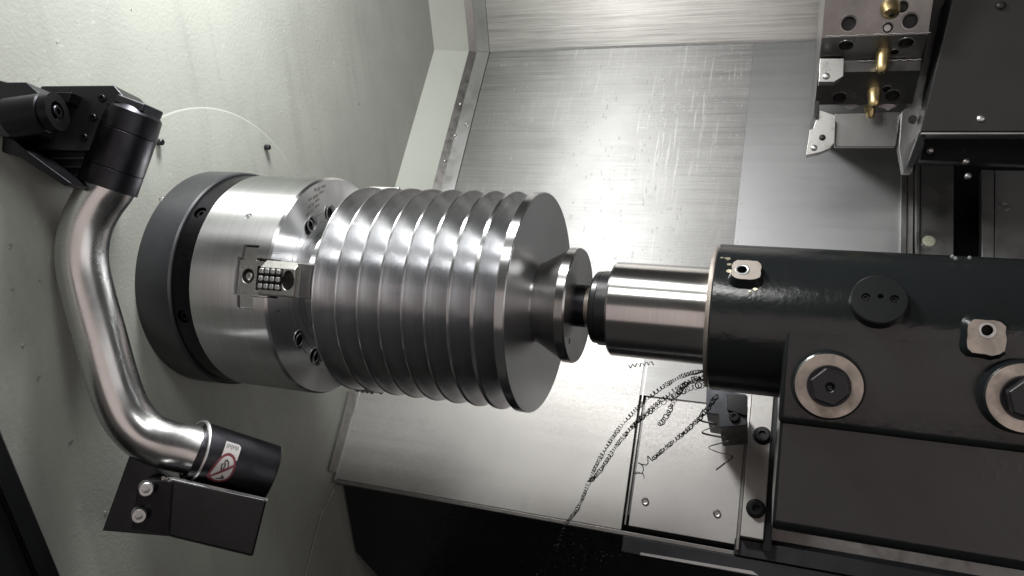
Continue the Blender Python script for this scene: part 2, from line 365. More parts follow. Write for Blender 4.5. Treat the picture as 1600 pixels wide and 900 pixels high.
for k, a in enumerate(JA):
    R = radial(a); T = XA.cross(R)*-1      # T points up the view for the first jaw
    def J(x, t, r): return XA*x+T*t+R*r
    MO = XA*.0012-T*.0010
    mj = MB().prism([J(-.0462, -.0218, .1462), J(-.0462, .0218, .1462), J(-.0412, .0218, .1462), J(-.0412, .0375, .1440), J(-.0215, .0375, .1440), J(-.0215, .0218, .1462), J(.0, .0218, .1462), J(.0, -.0218, .1462), J(-.0215, -.0218, .1462), J(-.0215, -.0375, .1440), J(-.0412, -.0375, .1440), J(-.0412, -.0218, .1462)], R*-.007)
    c2 = MB().cyl(J(-.0320, .0020, .1405), J(-.0320, .0020, .16), .0090, 28).box(J(-.0120, .0, .147), XA*.0072, T*.0150, R*.0065)
    mj.v = [q+MO for q in mj.v]; c2.v = [q+MO for q in c2.v]; m_ = mj.build('master_jaw', 'jaw', ch, bev=.0006, cut=c2)
    MB().cyl(J(-.0320, .0020, .1400)+MO, J(-.0320, .0020, .1409)+MO, .0088, 24).build('counterbore_shade', 'dark', m_); MB().box(J(-.0120, .0, .1408)+MO, XA*.0068, T*.0146, R*.0006).build('slot_shadow', 'dark', m_)  # near-black disc and box stand in for shade in these recesses
    cap_screw('jaw_screw', J(-.0320, .0020, .1405)+MO, R, .0046, .0040, 'plate', m_)
    x0, x1 = .002, .0505
    prof = [(x0, -.021, ), (x0, .021), (x1, .021), (x1, -.021)]
    c2 = MB().prism([J(.0420+.0080*math.cos(q), -.001+.0115*math.sin(q), .135) for q in [2*math.pi*i/24 for i in range(24)]], R*.05)
    tj = MB().prism([J(x0, -.021, .118), J(x0, .0215, .118), J(x0, .0215, .1560), J(x0, .0125, .1660), J(x0, -.019, .1660), J(x0, -.021, .1640)], XA*(x1-x0))
    tj = tj.build('top_jaw', 'jaw', ch, bev=.0008, cut=c2)
    MB().box(J(.0185, -.0010, .1661), XA*.0158, T*.0132, R*.0004).build('tooth_gap_shade', 'oxide', tj)  # dark plate paints the shade in the gaps between the teeth
    MB().box(J(-.0195, 0, .1372), XA*.0280, T*.0236, R*.0008).build('slot_floor_shade', 'dark', ch); MB().box(J(-.0312, 0, .1374), XA*.0114, T*.0396, R*.0008).build('slot_floor_shade', 'dark', ch)  # dark boxes painted as deep shade in the gaps round the jaw
    for i in range(3):
        for jx in range(4):      # serration pyramids on the outer face
            q = J(.0065+.0080*jx, .0080-.0090*i, .1660); d = .0033
            MB().prism([q+XA*d+T*d, q-XA*d+T*d, q-XA*d-T*d, q+XA*d-T*d], R*.0050).build('serration', 'plate', tj, bev=.0016, bseg=1)
    MB().prism([J(.0505, -.0205, .118), J(.0505, .0205, .118), J(.0505, .0205, .1615), J(.0505, -.0205, .1615)], XA*.0045).build('jaw_pad', 'edge', tj, bev=.0006)
uxt = (radial(46)*1).normalized()
def face_text(body, r, a, size, rot):
    R = radial(a); T = XA.cross(R); c, s = math.cos(rad(rot)), math.sin(rad(rot))
    ux = T*c+R*s; uy = XA.cross(ux); text('engraving', body, size, 'etch', ch, R*r+XA*.00012, ux, uy, .0001)
for i, (bd, r, a) in enumerate((('max. 25 kg', .1395, 66.5), ('max. 4000 min', .1325, 61.5), ('max. 45 kN', .1255, 57.5), ('max. 111 kN', .1185, 55.0))):
    face_text(bd, r, a, .0062, 0)
face_text('3', .1285, -16.6, .011, 180)

# ================================================================== WORKPIECE
wp = thing('grooved_roller', 'turned steel roller with nine thin flanges clamped between chuck and tailstock', 'workpiece', (.054, 0, 0))
RX = [.0555, .0875, .1172, .1463, .1757, .2047, .2337, .2627, .2913]; RW = [.0030, .0030, .0030, .0030, .0032, .0036, .0044, .0054, .0118]
R0 = .1385
for k in range(9):
    x0, ww = RX[k], RW[k]; pr = [(x0, .02), (x0, R0-.0010), (x0+.0009, R0), (x0+ww-.0008, R0), (x0+ww, R0-.0010)]
    if k < 8:
        xe = RX[k+1]; dep = .046; pr.append((x0+ww+.0001, R0-.0016))
        for i in range(1, 13):
            u_ = i/12; pr.append((x0+ww+.0002+(xe-x0-ww-.0002)*u_, R0-.0016-dep*(.6*u_+.4*(1-(1-u_)**2))))
        pr.append((xe, .02))
    else: pr.append((x0+ww, .02))
    MB().lathe(pr, (0, 0, 0), XA, 192, closed=True).build('flange_disc', 'work', wp, 32)
MB().lathe([(.3029, .04), (.3029, .1368), (.3033, .1368), (.3033, .04)], (0, 0, 0), XA, 160, closed=True).build('end_face', 'endface', wp, 30)
MB().lathe([(.010, 0), (.010, .085), (.0553, .085), (.0553, 0)], (0, 0, 0), XA, 64).build('clamped_stub', 'work', wp)
cut = MB().cyl(B(.347, 0, 0)+radial(-52)*.055, B(.36, 0, 0)+radial(-52)*.055, .0035, 16).lathe([(.345, 0), (.345, .012), (.37, .030), (.37, 0)], (0, 0, 0), XA, 48)
MB().lathe([(.3025, 0), (.3025, .0515), (.3034, .0508), (.3046, .0508), (.3385, .0703), (.3400, .0717), (.3500, .0717), (.3520, .0700), (.3520, 0)], (0, 0, 0), XA, 160).build('hub', 'hub', wp, 28, cut=cut)
# ================================================================== LIVE CENTRE
lc = thing('live_center', 'black live centre with slotted nut pressed into the end of the roller hub', 'live center', (.37, 0, 0))
MB().lathe([(.3440, 0), (.3440, .013), (.350, .0262), (.3625, .0262), (.3625, 0)], (0, 0, 0), XA, 64).build('point', 'oxide', lc)
MB().lathe([(.3627, 0), (.3627, .0235), (.3720, .0235), (.3720, 0)], (0, 0, 0), XA, 64).build('ring', 'boss', lc)
MB().lathe([(.3722, 0), (.3722, .0415), (.3745, .0440), (.3800, .0445), (.3800, 0)], (0, 0, 0), XA, 64).build('cap', 'black', lc)
MB().prism([q+XA*.3801 for q in [radial(8+30*i)*.0462 for i in range(12)]], XA*.0155).build('nut', 'black', lc, bev=.0012)
# ================================================================== TAILSTOCK
ts = thing('tailstock', 'black enamelled tailstock with a bright quill and bare machined bosses', 'tailstock', B(.8, 0, -.40))
MB().lathe([(.3958, 0), (.3958, .0550), (.3985, .0573), (.5160, .0573), (.5160, 0)], (0, 0, 0), XA, 160).build('quill', 'quill', ts, 30)
MB().lathe([(.5110, .0578), (.5110, .0815), (.5140, .0835), (.5155, .0835), (.5155, .0578)], (0, 0, 0), XA, 128, closed=True).build('wiper_ring', 'boss', ts, 30)
MB().lathe([(.5156, .03), (.5156, .0835), (.5172, .0850), (1.15, .0850), (1.15, .03)], (0, 0, 0), XA, 160, closed=True).build('barrel', 'tail', ts, 30)
def V2(pts, x): return [G(x, a, b) for a, b in pts]
bodyA = [(-.0840, .002), (-.0853, -.020), (-.0855, -.095), (-.083, -.1035), (-.06, -.106), (.10, -.106), (.10, .002)]
MB().prism(V2(bodyA, .592), XA*.55).build('body', 'tail', ts, bev=.006, bseg=4)
bodyB = [(-.076, -.09), (-.0785, -.207), (-.072, -.215), (.20, -.235), (.20, -.09)]
MB().prism(V2(bodyB, .594), XA*.55).build('base', 'tail', ts, bev=.004, bseg=3)
def boss(px, py, v, r, shape='round'):
    c = at_v(px, py, v); return c
# two clamp bolts on round bosses
for px, py in ((1295, 603), (1602, 622)):
    c = at_v(px, py, -.106)
    bm_ = MB().lathe([(-.004, .0), (-.004, .0355), (.012, .0345), (.020, .0330), (.0215, .0312), (.0215, 0)], c+VA*.0215, -VA, 48).build('clamp_boss', 'tail', ts, 30)
    MB().lathe([(.0, 0), (.0, .0315), (.0008, .0312), (.0008, 0)], c, -VA, 48).build('machined_face', 'boss', bm_)
    h = MB().lathe([(.0008, 0), (.0008, .0200), (.0022, .0205), (.0045, .0200), (.0045, 0)], c, -VA, 48).build('bolt_flange', 'oxide', bm_)
    cut = MB().cyl(c-VA*.014, c-VA*.03, .0035, 16)
    MB().prism(hexprof(c-VA*.004, -VA, .0190, WA, .25), -VA*.0150).build('hex_bolt', 'black', bm_, bev=.0022, bseg=3, cut=cut)
# square-ish bare pads with tapped holes
def pad(px, py, ang, sx, sy, off, hx, hy, seed):
    R = radial(ang); T = XA.cross(R)*-1
    c = on_plane(px, py, R*off, R); rnd = random.Random(seed); n = 20; pts = []
    for i in range(n):
        a = 2*math.pi*i/n; k = (abs(math.cos(a))**4+abs(math.sin(a))**4)**-.25
        pts.append(c+XA*(sx*k*math.cos(a)*rnd.uniform(.95, 1.03))+T*(sy*k*math.sin(a)*rnd.uniform(.95, 1.03)))
    basep = [c-R*.016+(q-c)*1.35 for q in pts]
    hc = on_plane(hx, hy, R*off, R); cut = MB().cyl(hc-R*.011, hc+R*.01, .0050, 24)
    o = MB(); o.add(pts+basep, [tuple(range(n)), tuple(range(2*n-1, n-1, -1))]+[(i, (i+1) % n, n+(i+1) % n, n+i) for i in range(n)])
    o = o.build('pad', 'tail', ts, 40, cut=cut)
    MB().prism([q-R*.0005 for q in pts], R*.0013).build('machined_face', 'boss', o, cut=cut)
    MB().lathe([(.0002, .0050), (.0012, .0050), (.0016, .0060), (.0014, .0072), (.0002, .0076)], hc, R, 28, closed=True).build('hole_rim', 'plate', o, 50)
    MB().cyl(hc-R*.0112, hc-R*.0095, .0056, 20).build('hole_shade', 'dark', o)  # dark disc paints the shade down in the hole
pad(1166, 422, 37, .0150, .0135, .0935, 1160, 422, 1)
pad(1541, 527, 2, .0160, .0165, .0960, 1542, 516, 2)
R = radial(22); c = on_plane(1374, 467, R*.094, R)
cut = MB()
for px, py, r in ((1353, 464, .0042), (1376, 463, .0028), (1398, 467, .0042)):
    q = on_plane(px, py, R*.094, R); cut.cyl(q-R*.005, q+R*.01, r, 20)
pl = MB().lathe([(-.014, 0), (-.014, .0262), (-.0012, .0262), (0, .0250), (0, 0)], c, R, 64).build('round_plug', 'black', ts, 30, cut=cut)
for px, py in ((1353, 464), (1398, 467)):
    q = on_plane(px, py, R*.094, R); cap_screw('plug_screw', q-R*.0045, R, .0034, .003, 'oxide', pl)
M['bare'] = metal('bare_primer', (.62, .56, .42), .4)
rq = random.Random(5)
for px, py, r_ in ((1137, 404, .0035), (1128, 403, .0022), (1140, 413, .0026), (1139, 424, .0032), (1142, 433, .0024), (1150, 441, .0022), (1180, 452, .0030), (1171, 455, .0015), (1146, 445, .0016)):
    P_ = at_cyl(px, py, .0856); R_ = Vector((0, P_.y, P_.z)).normalized(); T_ = XA.cross(R_)
    MB().prism([P_+XA*(r_*rq.uniform(.5, 1.2)*math.cos(a_))+T_*(r_*rq.uniform(.4, 1)*math.sin(a_)) for a_ in [i*math.pi/4 for i in range(8)]], R_*.0004).build('bare_patch', 'bare', ts)
# ================================================================== RAIL AND WIPER UNDER THE TAILSTOCK
rl = thing('guide_rail', 'bare steel guide rail with two black socket bolts left of the tailstock base', 'rail', B(.57, -.09, -.47))
MB().prism([B(.553, -.195, -.44), B(.588, -.195, -.44), B(.588, .06, -.44), B(.553, .06, -.44)], -NB*.04).build('rail_bar', 'guard', rl, bev=.0015)
for px, py in ((1191, 681), (1181, 795)):
    q = at_n(px, py, -.440); MB().lathe([(0, 0), (0, .0150), (.0016, .0150), (.0016, 0)], q, NB, 32).build('washer', 'oxide', rl)
    cap_screw('socket_bolt', q+NB*.0016, NB, .0118, .011, 'black', rl)
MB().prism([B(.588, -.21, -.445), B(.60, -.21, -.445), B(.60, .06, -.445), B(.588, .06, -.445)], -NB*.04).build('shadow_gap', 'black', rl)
MB().prism([B(.548, -.215, -.452), B(.552, -.215, -.452), B(.552, .06, -.452), B(.548, .06, -.452)], -NB*.03).build('rail_edge', 'edge', rl)
MB().prism([B(.545, -.197, -.46), B(1.2, -.197, -.46), B(1.2, -.223, -.46), B(.545, -.223, -.46)], -NB*.03).build('rail_foot', 'oxide2', rl, bev=.002)
wb = thing('wiper_block', 'black wiper block jutting out under the tailstock barrel', 'block', B(.54, .0, -.40))
MB().prism([at_n(1104, 606, -.30), at_n(1166, 616, -.30), at_n(1168, 664, -.30), at_n(1124, 668, -.30), at_n(1123, 648, -.30), at_n(1103, 645, -.30)], -NB*.13).build('block', 'oxide2', wb, bev=.001)
MB().prism([at_n(1136, 616, -.293), at_n(1168, 618, -.293), at_n(1168, 650, -.293), at_n(1136, 640, -.293)], -NB*.006).build('clamp', 'black', wb, bev=.0008)
cap_screw('socket_bolt', at_n(1147, 652, -.30), NB, .0075, .006, 'black', wb)
# ================================================================== TURRET
tu = thing('tool_turret', 'oily faceted drum turret with brass coolant nozzles hanging from the top right', 'turret', G(.69, .45, .5))
X0, X1 = .6155, .752
def tp(py, v): q = at_v(1350, py, v); return v, (WA.dot(q))
P = [tp(-160, .17), tp(57, .245), tp(94, .295), tp(112, .292), tp(163, .345)]
prof = P+[(.40, P[-1][1]+.006), (.62, P[-1][1]+.02), (.62, P[0][1]+.02)]
def facet(i): 
    a, b = Vector((0, *P[i])), Vector((0, *P[i+1])); d = (b-a).normalized(); n = Vector((0, -d.z, d.y))
    if n.y > 0: n = -n
    return GD(0, n.y, n.z).normalized()
NF = [facet(i) for i in range(4)]
def onf(px, py, i): return on_plane(px, py, G(0, *P[i]), NF[i])
cut = MB(); holes = []
for px, py, i, r in ((1326, 37, 0, .0098), (1422, 33, 0, .0098), (1387, 44, 0, .0066), (1410, 11, 0, .0074), (1322, 71, 1, .0098), (1416, 67, 1, .0098), (1398, 81, 1, .0056), (1312, 152, 3, .0095), (1395, 149, 3, .0095), (1386, 139, 3, .0056)):
    q = onf(px, py, i); cut.cyl(q-NF[i]*.03, q+NF[i]*.02, r, 28); holes.append((q, i, r))
MB().prism(V2(prof, X0), XA*(X1-X0)).build('drum', 'turret', tu, 25, cut=cut)
for q, i, r in holes: MB().cyl(q-NF[i]*.0295, q-NF[i]*.006, r*.995, 24).build('hole_shade', 'dark', tu)  # dark plugs put shade into the holes, short of their full depth
for q, i, r in holes: MB().lathe([(-.001, r*1.0), (.0005, r*1.0), (.0007, r*1.22), (-.001, r*1.28)], q, NF[i], 28, closed=True).build('hole_rim', 'turret', tu, 50)
q = onf(1387, 44, 0); MB().cyl(q-NF[0]*.012, q-NF[0]*.004, .0045, 20).build('set_screw', 'plate', tu)
def bead(py0, py1, v, px0, px1, r, mat):
    a, b = at_v(px0, py0, v), at_v(px1, py1, v); MB().tube([a+(b-a)*(i/24)+WA*.0008*math.sin(i*1.7) for i in range(25)], [r*random.uniform(.5, 1.1) for _ in range(25)], 8).build('edge_bead', mat, tu, 60)
bead(57, 51, .244, 1290, 1454, .0016, 'plate'); bead(96, 93, .293, 1340, 1440, .0012, 'plate')
# brass nozzles
def nozzle(px, py, i, dpx, dpy, r, ln):
    q = onf(px, py, i); n = NF[i]; d = (at_v(dpx, dpy, 0)-at_v(px, py, 0)); tip = n*.55+d.normalized()*.9; tip.normalize()
    path = [q-n*.004, q+n*.004, q+n*.008+tip*.002, q+n*.010+tip*(ln*.45), q+n*.010+tip*(ln*.8), q+n*.010+tip*ln]
    o = MB().tube(path, [r*1.4, r*1.4, r*1.3, r*1.2, r*1.1, r*.6], 20).build('nozzle', 'brass', tu, 40)
    MB().cyl(path[-1]-tip*.001, path[-1]+tip*.0006, r*.38, 14).build('orifice', 'dark', o)
nozzle(1391, 12, 0, 1391, 40, .0092, .013); nozzle(1380, 82, 1, 1374, 120, .0070, .022); nozzle(1366, 143, 3, 1366, 170, .0068, .018)
q0 = at_v(1362, 168, .37); MB().tube([q0+WA*.012, q0+WA*.002, q0-WA*.012, q0-WA*.016], [.0066, .006, .005, .003], 18).build('nozzle', 'brass', tu, 40)
q0 = at_v(1356, 172, .376); MB().tube([q0+WA*.012, q0+WA*.002, q0-WA*.011, q0-WA*.015], [.005, .005, .0045, .003], 18).build('nozzle', 'brass', tu, 40)
# light end plates on the left of the drum
def plate(name, pts, v, th, mat, parent=tu, **k):
    return MB().prism([at_v(a, b, v) for a, b in pts], VA*th).build(name, mat, parent, **k)
e1 = plate('end_plate', ((1281, 91), (1319, 91), (1318, 119), (1303, 128), (1279, 128)), .285, .02, 'jaw', bev=.0008)
dome('screw', at_v(1291, 119, .285), -VA, .0052, 'plate', e1)
e2 = plate('end_plate', ((1280, 171), (1306, 180), (1304, 223), (1296, 232), (1282, 238), (1259, 243), (1265, 203), (1271, 200)), .345, .02, 'jaw', bev=.0008)
for px, py, mt in ((1285, 215, 'dark'), (1272, 231, 'plate')): dome('screw', at_v(px, py, .345), -VA, .0050, mt, e2)
plate('side_key', ((1273, 157), (1281, 157), (1279, 184), (1272, 184)), .338, .01, 'black', bev=.0006)
plate('next_facet', ((1304, 177), (1408, 174), (1399, 229), (1304, 229)), .372, .012, 'turret', bev=.0008)
for a, bb in ((1330, 162), (1386, 163)):
    plate('edge_notch', ((a-16, bb+1), (a, bb-3), (a+16, bb+2), (a+2, bb+9)), .362, .004, 'plate')
plate('index_plate', ((1466, -30), (1483, -30), (1462, 95), (1446, 170), (1434, 230), (1425, 270), (1411, 270), (1404, 232), (1409, 174), (1424, 160), (1440, 100)), .36, .02, 'turret', bev=.001)
MB().cyl(at_v(1426, 186, .360), at_v(1426, 186, .356), .006, 20).build('hole', 'dark', tu)
# ================================================================== HOUSING AND COLUMNS RIGHT OF THE TURRET
hb = thing('turret_housing', 'dark grey sheet metal turret housing in the top right corner', 'housing', G(.9, .35, .35))
hp = [at_v(1497, -40, .25), at_v(1438, 206, .30), at_v(1700, 206, .30), at_v(1700, -40, .25)]
MB().prism(hp, VA*.25).build('housing', 'box', hb, bev=.002)
dome('screw', at_v(1533, 185, .297), -VA, .0065, 'plate', hb)
dome('screw', at_v(1564, 8, .258), -VA, .006, 'box', hb)
MB().prism([at_v(1440, 207, .302), at_v(1700, 207, .302), at_v(1700, 209.5, .302), at_v(1439, 209.5, .302)], VA*.03).build('lower_edge', 'plate', hb)
MB().prism([at_v(1436, 209, .31), at_v(1448, 209, .31), at_v(1426, 262, .31), at_v(1417, 262, .31)], VA*.03).build('side_flange', 'black', hb)
MB().prism([at_v(1446, 211, .33), at_v(1700, 211, .33), at_v(1700, 262, .36), at_v(1438, 250, .36)], VA*.02).build('under_shelf', 'black', hb)
for px, py in ((1454, 235), (1510, 252), (1513, 275)): dome('screw', at_v(px, py, .345), -VA, .005, 'edge', hb)
st = thing('rail_column', 'bright steel post with a pale round plug below the turret housing', 'post', B(.83, .4, -.5))
def nplate(pts, n, th, mat, name, parent, **k): return MB().prism([at_n(a, b, n) for a, b in pts], -NB*th).build(name, mat, parent, **k)
nplate(((1409, 230), (1418, 230), (1416, 410), (1406, 410)), -.462, .02, 'plate', 'edge_strip', st, bev=.0008)
nplate(((1419, 250), (1428, 255), (1426, 410), (1417, 410)), -.468, .02, 'guard', 'inner_strip', st, bev=.0008)
nplate(((1431, 262), (1437, 240), (1437, 410), (1431, 410)), -.455, .03, 'plate', 'edge_rail', st, bev=.0008)
nplate(((1439, 248), (1490, 250), (1490, 410), (1438, 410)), -.462, .03, 'plate', 'face', st, bev=.0008)
q = at_n(1451, 377, -.462); rr = MB().lathe([(0, .0), (0, .0125), (.001, .0125), (.001, 0)], q, NB, 32).build('plug_rim', 'plate', st)
MB().lathe([(.0011, 0), (.0011, .0105), (.0022, .0095), (.0026, 0)], q, NB, 32).build('plug', 'lum', rr, 60)
sp = thing('side_panel', 'smeared steel panel with one screw at the right edge of the frame', 'panel', B(.95, .4, -.5))
nplate(((1534, 265), (1553, 266), (1553, 410), (1534, 410)), -.465, .02, 'plate', 'edge', sp, bev=.0008)
nplate(((1555, 266), (1700, 268), (1700, 420), (1554, 410)), -.468, .02, 'plate', 'sheet', sp, bev=.0008)
q = at_n(1570, 322, -.468); MB().lathe([(0, 0), (0, .0088), (.003, .0075), (.003, .0045), (.001, .0042), (.001, 0)], q, NB, 24).build('screw', 'plate', sp)

# ================================================================== TOOL SETTER ARM
ar = thing('tool_setter_arm', 'bent bare aluminium arm between two black blocks on the headstock wall', 'tool arm', at_x(160, 500, XW))
E1, E2, E3 = CR, -CD, -CF      # the arm swings in a plane square to this line of sight
def D(px, py, d): return at_d(px, py, d)
ctrl = [(184, 262), (172, 290), (152, 318), (136, 350), (129, 385), (130, 420), (140, 465), (157, 525), (172, 580), (186, 622), (203, 655), (229, 681), (262, 695), (300, 703), (340, 716)]
pts = [D(a, b, .86) for a, b in ctrl]
def catmull(P, n):
    out = []
    for i in range(len(P)-1):
        p0, p1, p2, p3 = P[max(i-1, 0)], P[i], P[i+1], P[min(i+2, len(P)-1)]
        for k in range(n):
            t = k/n; out.append(.5*((2*p1)+(-p0+p2)*t+(2*p0-5*p1+4*p2-p3)*t*t+(-p0+3*p1-3*p2+p3)*t**3))
    return out+[P[-1]]
MB().tube(catmull(pts, 6), .0274, 40).build('tube', 'tube', ar, 60)
# collar at the top
a, b = D(213, 168, .86), D(168, 294, .86); ax = (b-a).normalized()
MB().lathe([(0, 0), (0, .024), (.007, .0305), (.030, .0318), (.0308, .0310), (.0316, .0318), (.074, .0318), (.0747, .0310), (.0754, .0318), (.097, .0318), (.097, .0288), (.06, .0288)], a, ax, 48).build('collar', 'oxide', ar, 25)
MB().prism(hexprof(a+ax*.004, -ax, .0290, E1, .2), -ax*.010).build('collar_nut', 'oxide2', ar, bev=.002)
def dpoly(pts, d, th, mat, name, parent=ar, ex=None, **k): return MB().prism([D(x, y, d) for x, y in pts], (CF if ex is None else ex)*th).build(name, mat, parent, **k)
hd = dpoly(((64, 134), (178, 133), (200, 158), (184, 232), (150, 234), (130, 236), (40, 234), (52, 160)), .835, .06, 'oxide2', 'head_block', bev=.0015)
dpoly(((45, 236), (138, 234), (132, 286), (112, 288), (40, 240)), .845, .09, 'oxide', 'head_foot', bev=.001)
for k in range(3): dpoly(((46+k*22, 246+k*13), (130, 245+k*13), (130, 249+k*13), (50+k*22, 250+k*13)), .841, .006, 'oxide2', 'foot_rib', bev=.0005)
dpoly(((-60, 110), (10, 128), (40, 128), (62, 146), (40, 205), (10, 215), (-60, 190)), .785, .06, 'oxide2', 'side_block', bev=.0015)
dpoly(((-40, 190), (4, 202), (48, 240), (112, 287), (100, 290), (30, 245), (-40, 225)), .80, .06, 'oxide', 'side_brace', bev=.001)
for px, py in ((160, 154), (146, 184), (132, 215)): cap_screw('socket_screw', D(px, py, .835), -CF, .0040, .0028, 'oxide', hd)
c0, c1 = D(18, 184, .772), D(92, 175, .772); axs = (c1-c0).normalized()
sy = MB().lathe([(0, 0), (0, .0200), ((c1-c0).length-.012, .0200), ((c1-c0).length-.0105, .0178), ((c1-c0).length-.009, .0200), ((c1-c0).length, .0195), ((c1-c0).length, .0105), ((c1-c0).length-.006, .0100), ((c1-c0).length-.006, 0)], c0, (axs-CF*.04).normalized(), 48).build('stylus_barrel', 'oxide', ar, 30)
e = c0+(axs-CF*.04).normalized()*(c1-c0).length
cap_screw('stylus_screw', e-(axs-CF*.04).normalized()*.006, (axs-CF*.04), .0065, .007, 'oxide', sy)
dpoly(((60, 144), (112, 144), (106, 160), (56, 160)), .815, .02, 'oxide', 'clip', bev=.001)
# lower block: its end is square to the sleeve axis
LR = ray(412, 790).normalized()
lo = dpoly(((268, 749), (417, 781), (395, 870), (262, 838)), .815, .12, 'black', 'pivot_block', ex=LR, bev=.003, bseg=3)
dpoly(((205, 704), (262, 745), (264, 838), (160, 829)), .850, .10, 'oxide2', 'clamp_plate', ex=LR, bev=.001)
dpoly(((226, 748), (262, 752), (283, 757), (264, 837), (205, 826), (214, 765)), .825, .02, 'oxide', 'screw_plate', bev=.001)
for px, py in ((228, 761), (217, 802)): cap_screw('socket_screw', D(px, py, .825), (-CF+CR*.5), .0076, .0125, 'plate', ar)
a, b = D(309, 707, .855), D(421, 741, .890); axc = (b-a).normalized(); ln = (b-a).length
pc = MB().lathe([(-.004, .0285), (-.004, .0335), (0, .0345), (ln-.001, .0345), (ln, .0338), (ln, 0), (.02, 0), (.02, .0285)], a, axc, 64).build('pivot_sleeve', 'oxide', ar, 30)
tw = (axc+CF*.30).normalized()
MB().lathe([(-.0016, .0340), (-.0005, .0362), (.0014, .0364), (.0022, .0348), (.0008, .0335)], a-axc*.0035, tw, 64, closed=True).build('sleeve_ring', 'plate', pc, 60)
MB().box((D(268, 748, .822)+D(417, 782, .822))/2, (D(417, 782, .822)-D(268, 748, .822))/2, CF*.004, CD*.0012).build('joint_seam', 'plate', ar, bev=.0004)
# sticker on the sleeve: coordinates are millimetres along / round the sleeve
s1 = axc; s0 = (-CF-axc*(-CF).dot(axc)).normalized(); s2 = s0.cross(s1)   # s0 faces out
if s2.dot(-CD) < 0: s2 = -s2
def sleeve(u, t, h):     # u along (m from ring), t round (m), upwards positive
    u = .012+u*.95; t = t*.88+.005; an = t/.0345; return a+axc*u+(s0*math.cos(an)+s2*math.sin(an))*(.0345+h)
def decal(name, outline, h, mat, parent):
    n = len(outline); cx = sum(p[0] for p in outline)/n; cy = sum(p[1] for p in outline)/n; m_ = MB(); rings = 5; vs = [sleeve(cx, cy, h)]; fs = []
    for k in range(1, rings+1):
        for (x, y) in outline: vs.append(sleeve(cx+(x-cx)*k/rings, cy+(y-cy)*k/rings, h))
    for i in range(n): fs.append((0, 1+i, 1+(i+1) % n))
    for k in range(rings-1):
        for i in range(n): fs.append((1+k*n+i, 1+(k+1)*n+i, 1+(k+1)*n+(i+1) % n, 1+k*n+(i+1) % n))
    return m_.add(vs, fs).build(name, mat, parent, 80)
def outl(pts, n=6):
    out = []
    for i in range(len(pts)):
        p, q = pts[i], pts[(i+1) % len(pts)]
        for k in range(n): out.append((p[0]+(q[0]-p[0])*k/n, p[1]+(q[1]-p[1])*k/n))
    return out
def spline2(pts, n=8):
    out = []; N = len(pts)
    for i in range(N):
        p0, p1, p2, p3 = pts[i-1], pts[i], pts[(i+1) % N], pts[(i+2) % N]
        for k in range(n):
            t = k/n; out.append(tuple(.5*((2*p1[j])+(-p0[j]+p2[j])*t+(2*p0[j]-5*p1[j]+4*p2[j]-p3[j])*t*t+(-p0[j]+3*p1[j]-3*p2[j]+p3[j])*t**3) for j in (0, 1)))
    return out
sk = decal('sticker', outl([(.0085, .033), (.024, .033), (.027, .030), (.027, .012), (.0085, .012)]), .0004, 'white', pc)
for i in range(8): decal('print_bar', outl([(.0105+i*.0018, .0300), (.0114+i*.0018, .0300), (.0114+i*.0018, .0235+.0012*(i % 3)), (.0105+i*.0018, .0235+.0012*(i % 3))], 3), .0006, 'ink', pc)
tear = [(.003, -.0175), (.0035, -.004), (.0085, .012), (.016, .0185), (.0245, .014), (.0285, .0), (.0255, -.014), (.015, -.0215)]
decal('sign_red', spline2(tear), .0007, 'red', pc)
cx, cy = .0165, -.002; tin = [(cx+(x-cx)*.80, cy+(y-cy)*.82) for x, y in tear]
decal('sign_field', spline2(tin), .0010, 'white', pc)
hand = [(.0125, -.002), (.0115, .004), (.0135, .0045), (.0140, .0095), (.0155, .010), (.0160, .0105), (.0175, .010), (.0180, .0085), (.0195, .0080), (.0205, .003), (.0215, .001), (.0205, -.001), (.0190, .0005), (.0180, -.004), (.0135, -.0045)]
decal('hand_mark', hand, .0012, 'ink', pc); decal('hand_fill', [(.0165+(x-.0165)*.62, .002+(y-.002)*.66) for x, y in hand], .0013, 'white', pc)
decal('finger_mark', outl([(.0150, .0060), (.0168, .0060), (.0168, -.002), (.0150, -.002)], 3), .0014, 'ink', pc)
decal('hand_mark', outl([(.017, -.0085), (.0215, -.0115), (.0205, -.0145), (.013, -.0165), (.0115, -.0155), (.019, -.0125)], 3), .0012, 'ink', pc)
decal('sign_bar', outl([(.0040, -.0145), (.0058, -.0165), (.0275, .0055), (.0262, .0080)], 6), .0016, 'red', pc)
MB().prism([D(116, 536, .93), D(124, 532, .93), D(137, 575, .93), D(136, 590, .93)], CF*.004).build('cable_tie', 'black', ar)
# ================================================================== DOOR EDGE
de = thing('door_frame', 'black door frame edge across the bottom left corner', 'frame', at_x(60, 850, XW))
MB().prism([at_x(-6, 652, XW+.030), at_x(98, 905, XW+.030), at_x(40, 1000, XW+.030), at_x(-250, 1000, XW+.030), at_x(-250, 640, XW+.030)], XA*-.028).build('frame_bar', 'black', de, bev=.003, bseg=3)
MB().prism([at_x(-30, 690, XW+.031), at_x(60, 905, XW+.031), at_x(52, 905, XW+.031), at_x(-38, 690, XW+.031)], XA*.004).build('seal', 'oxide', de, bev=.001)

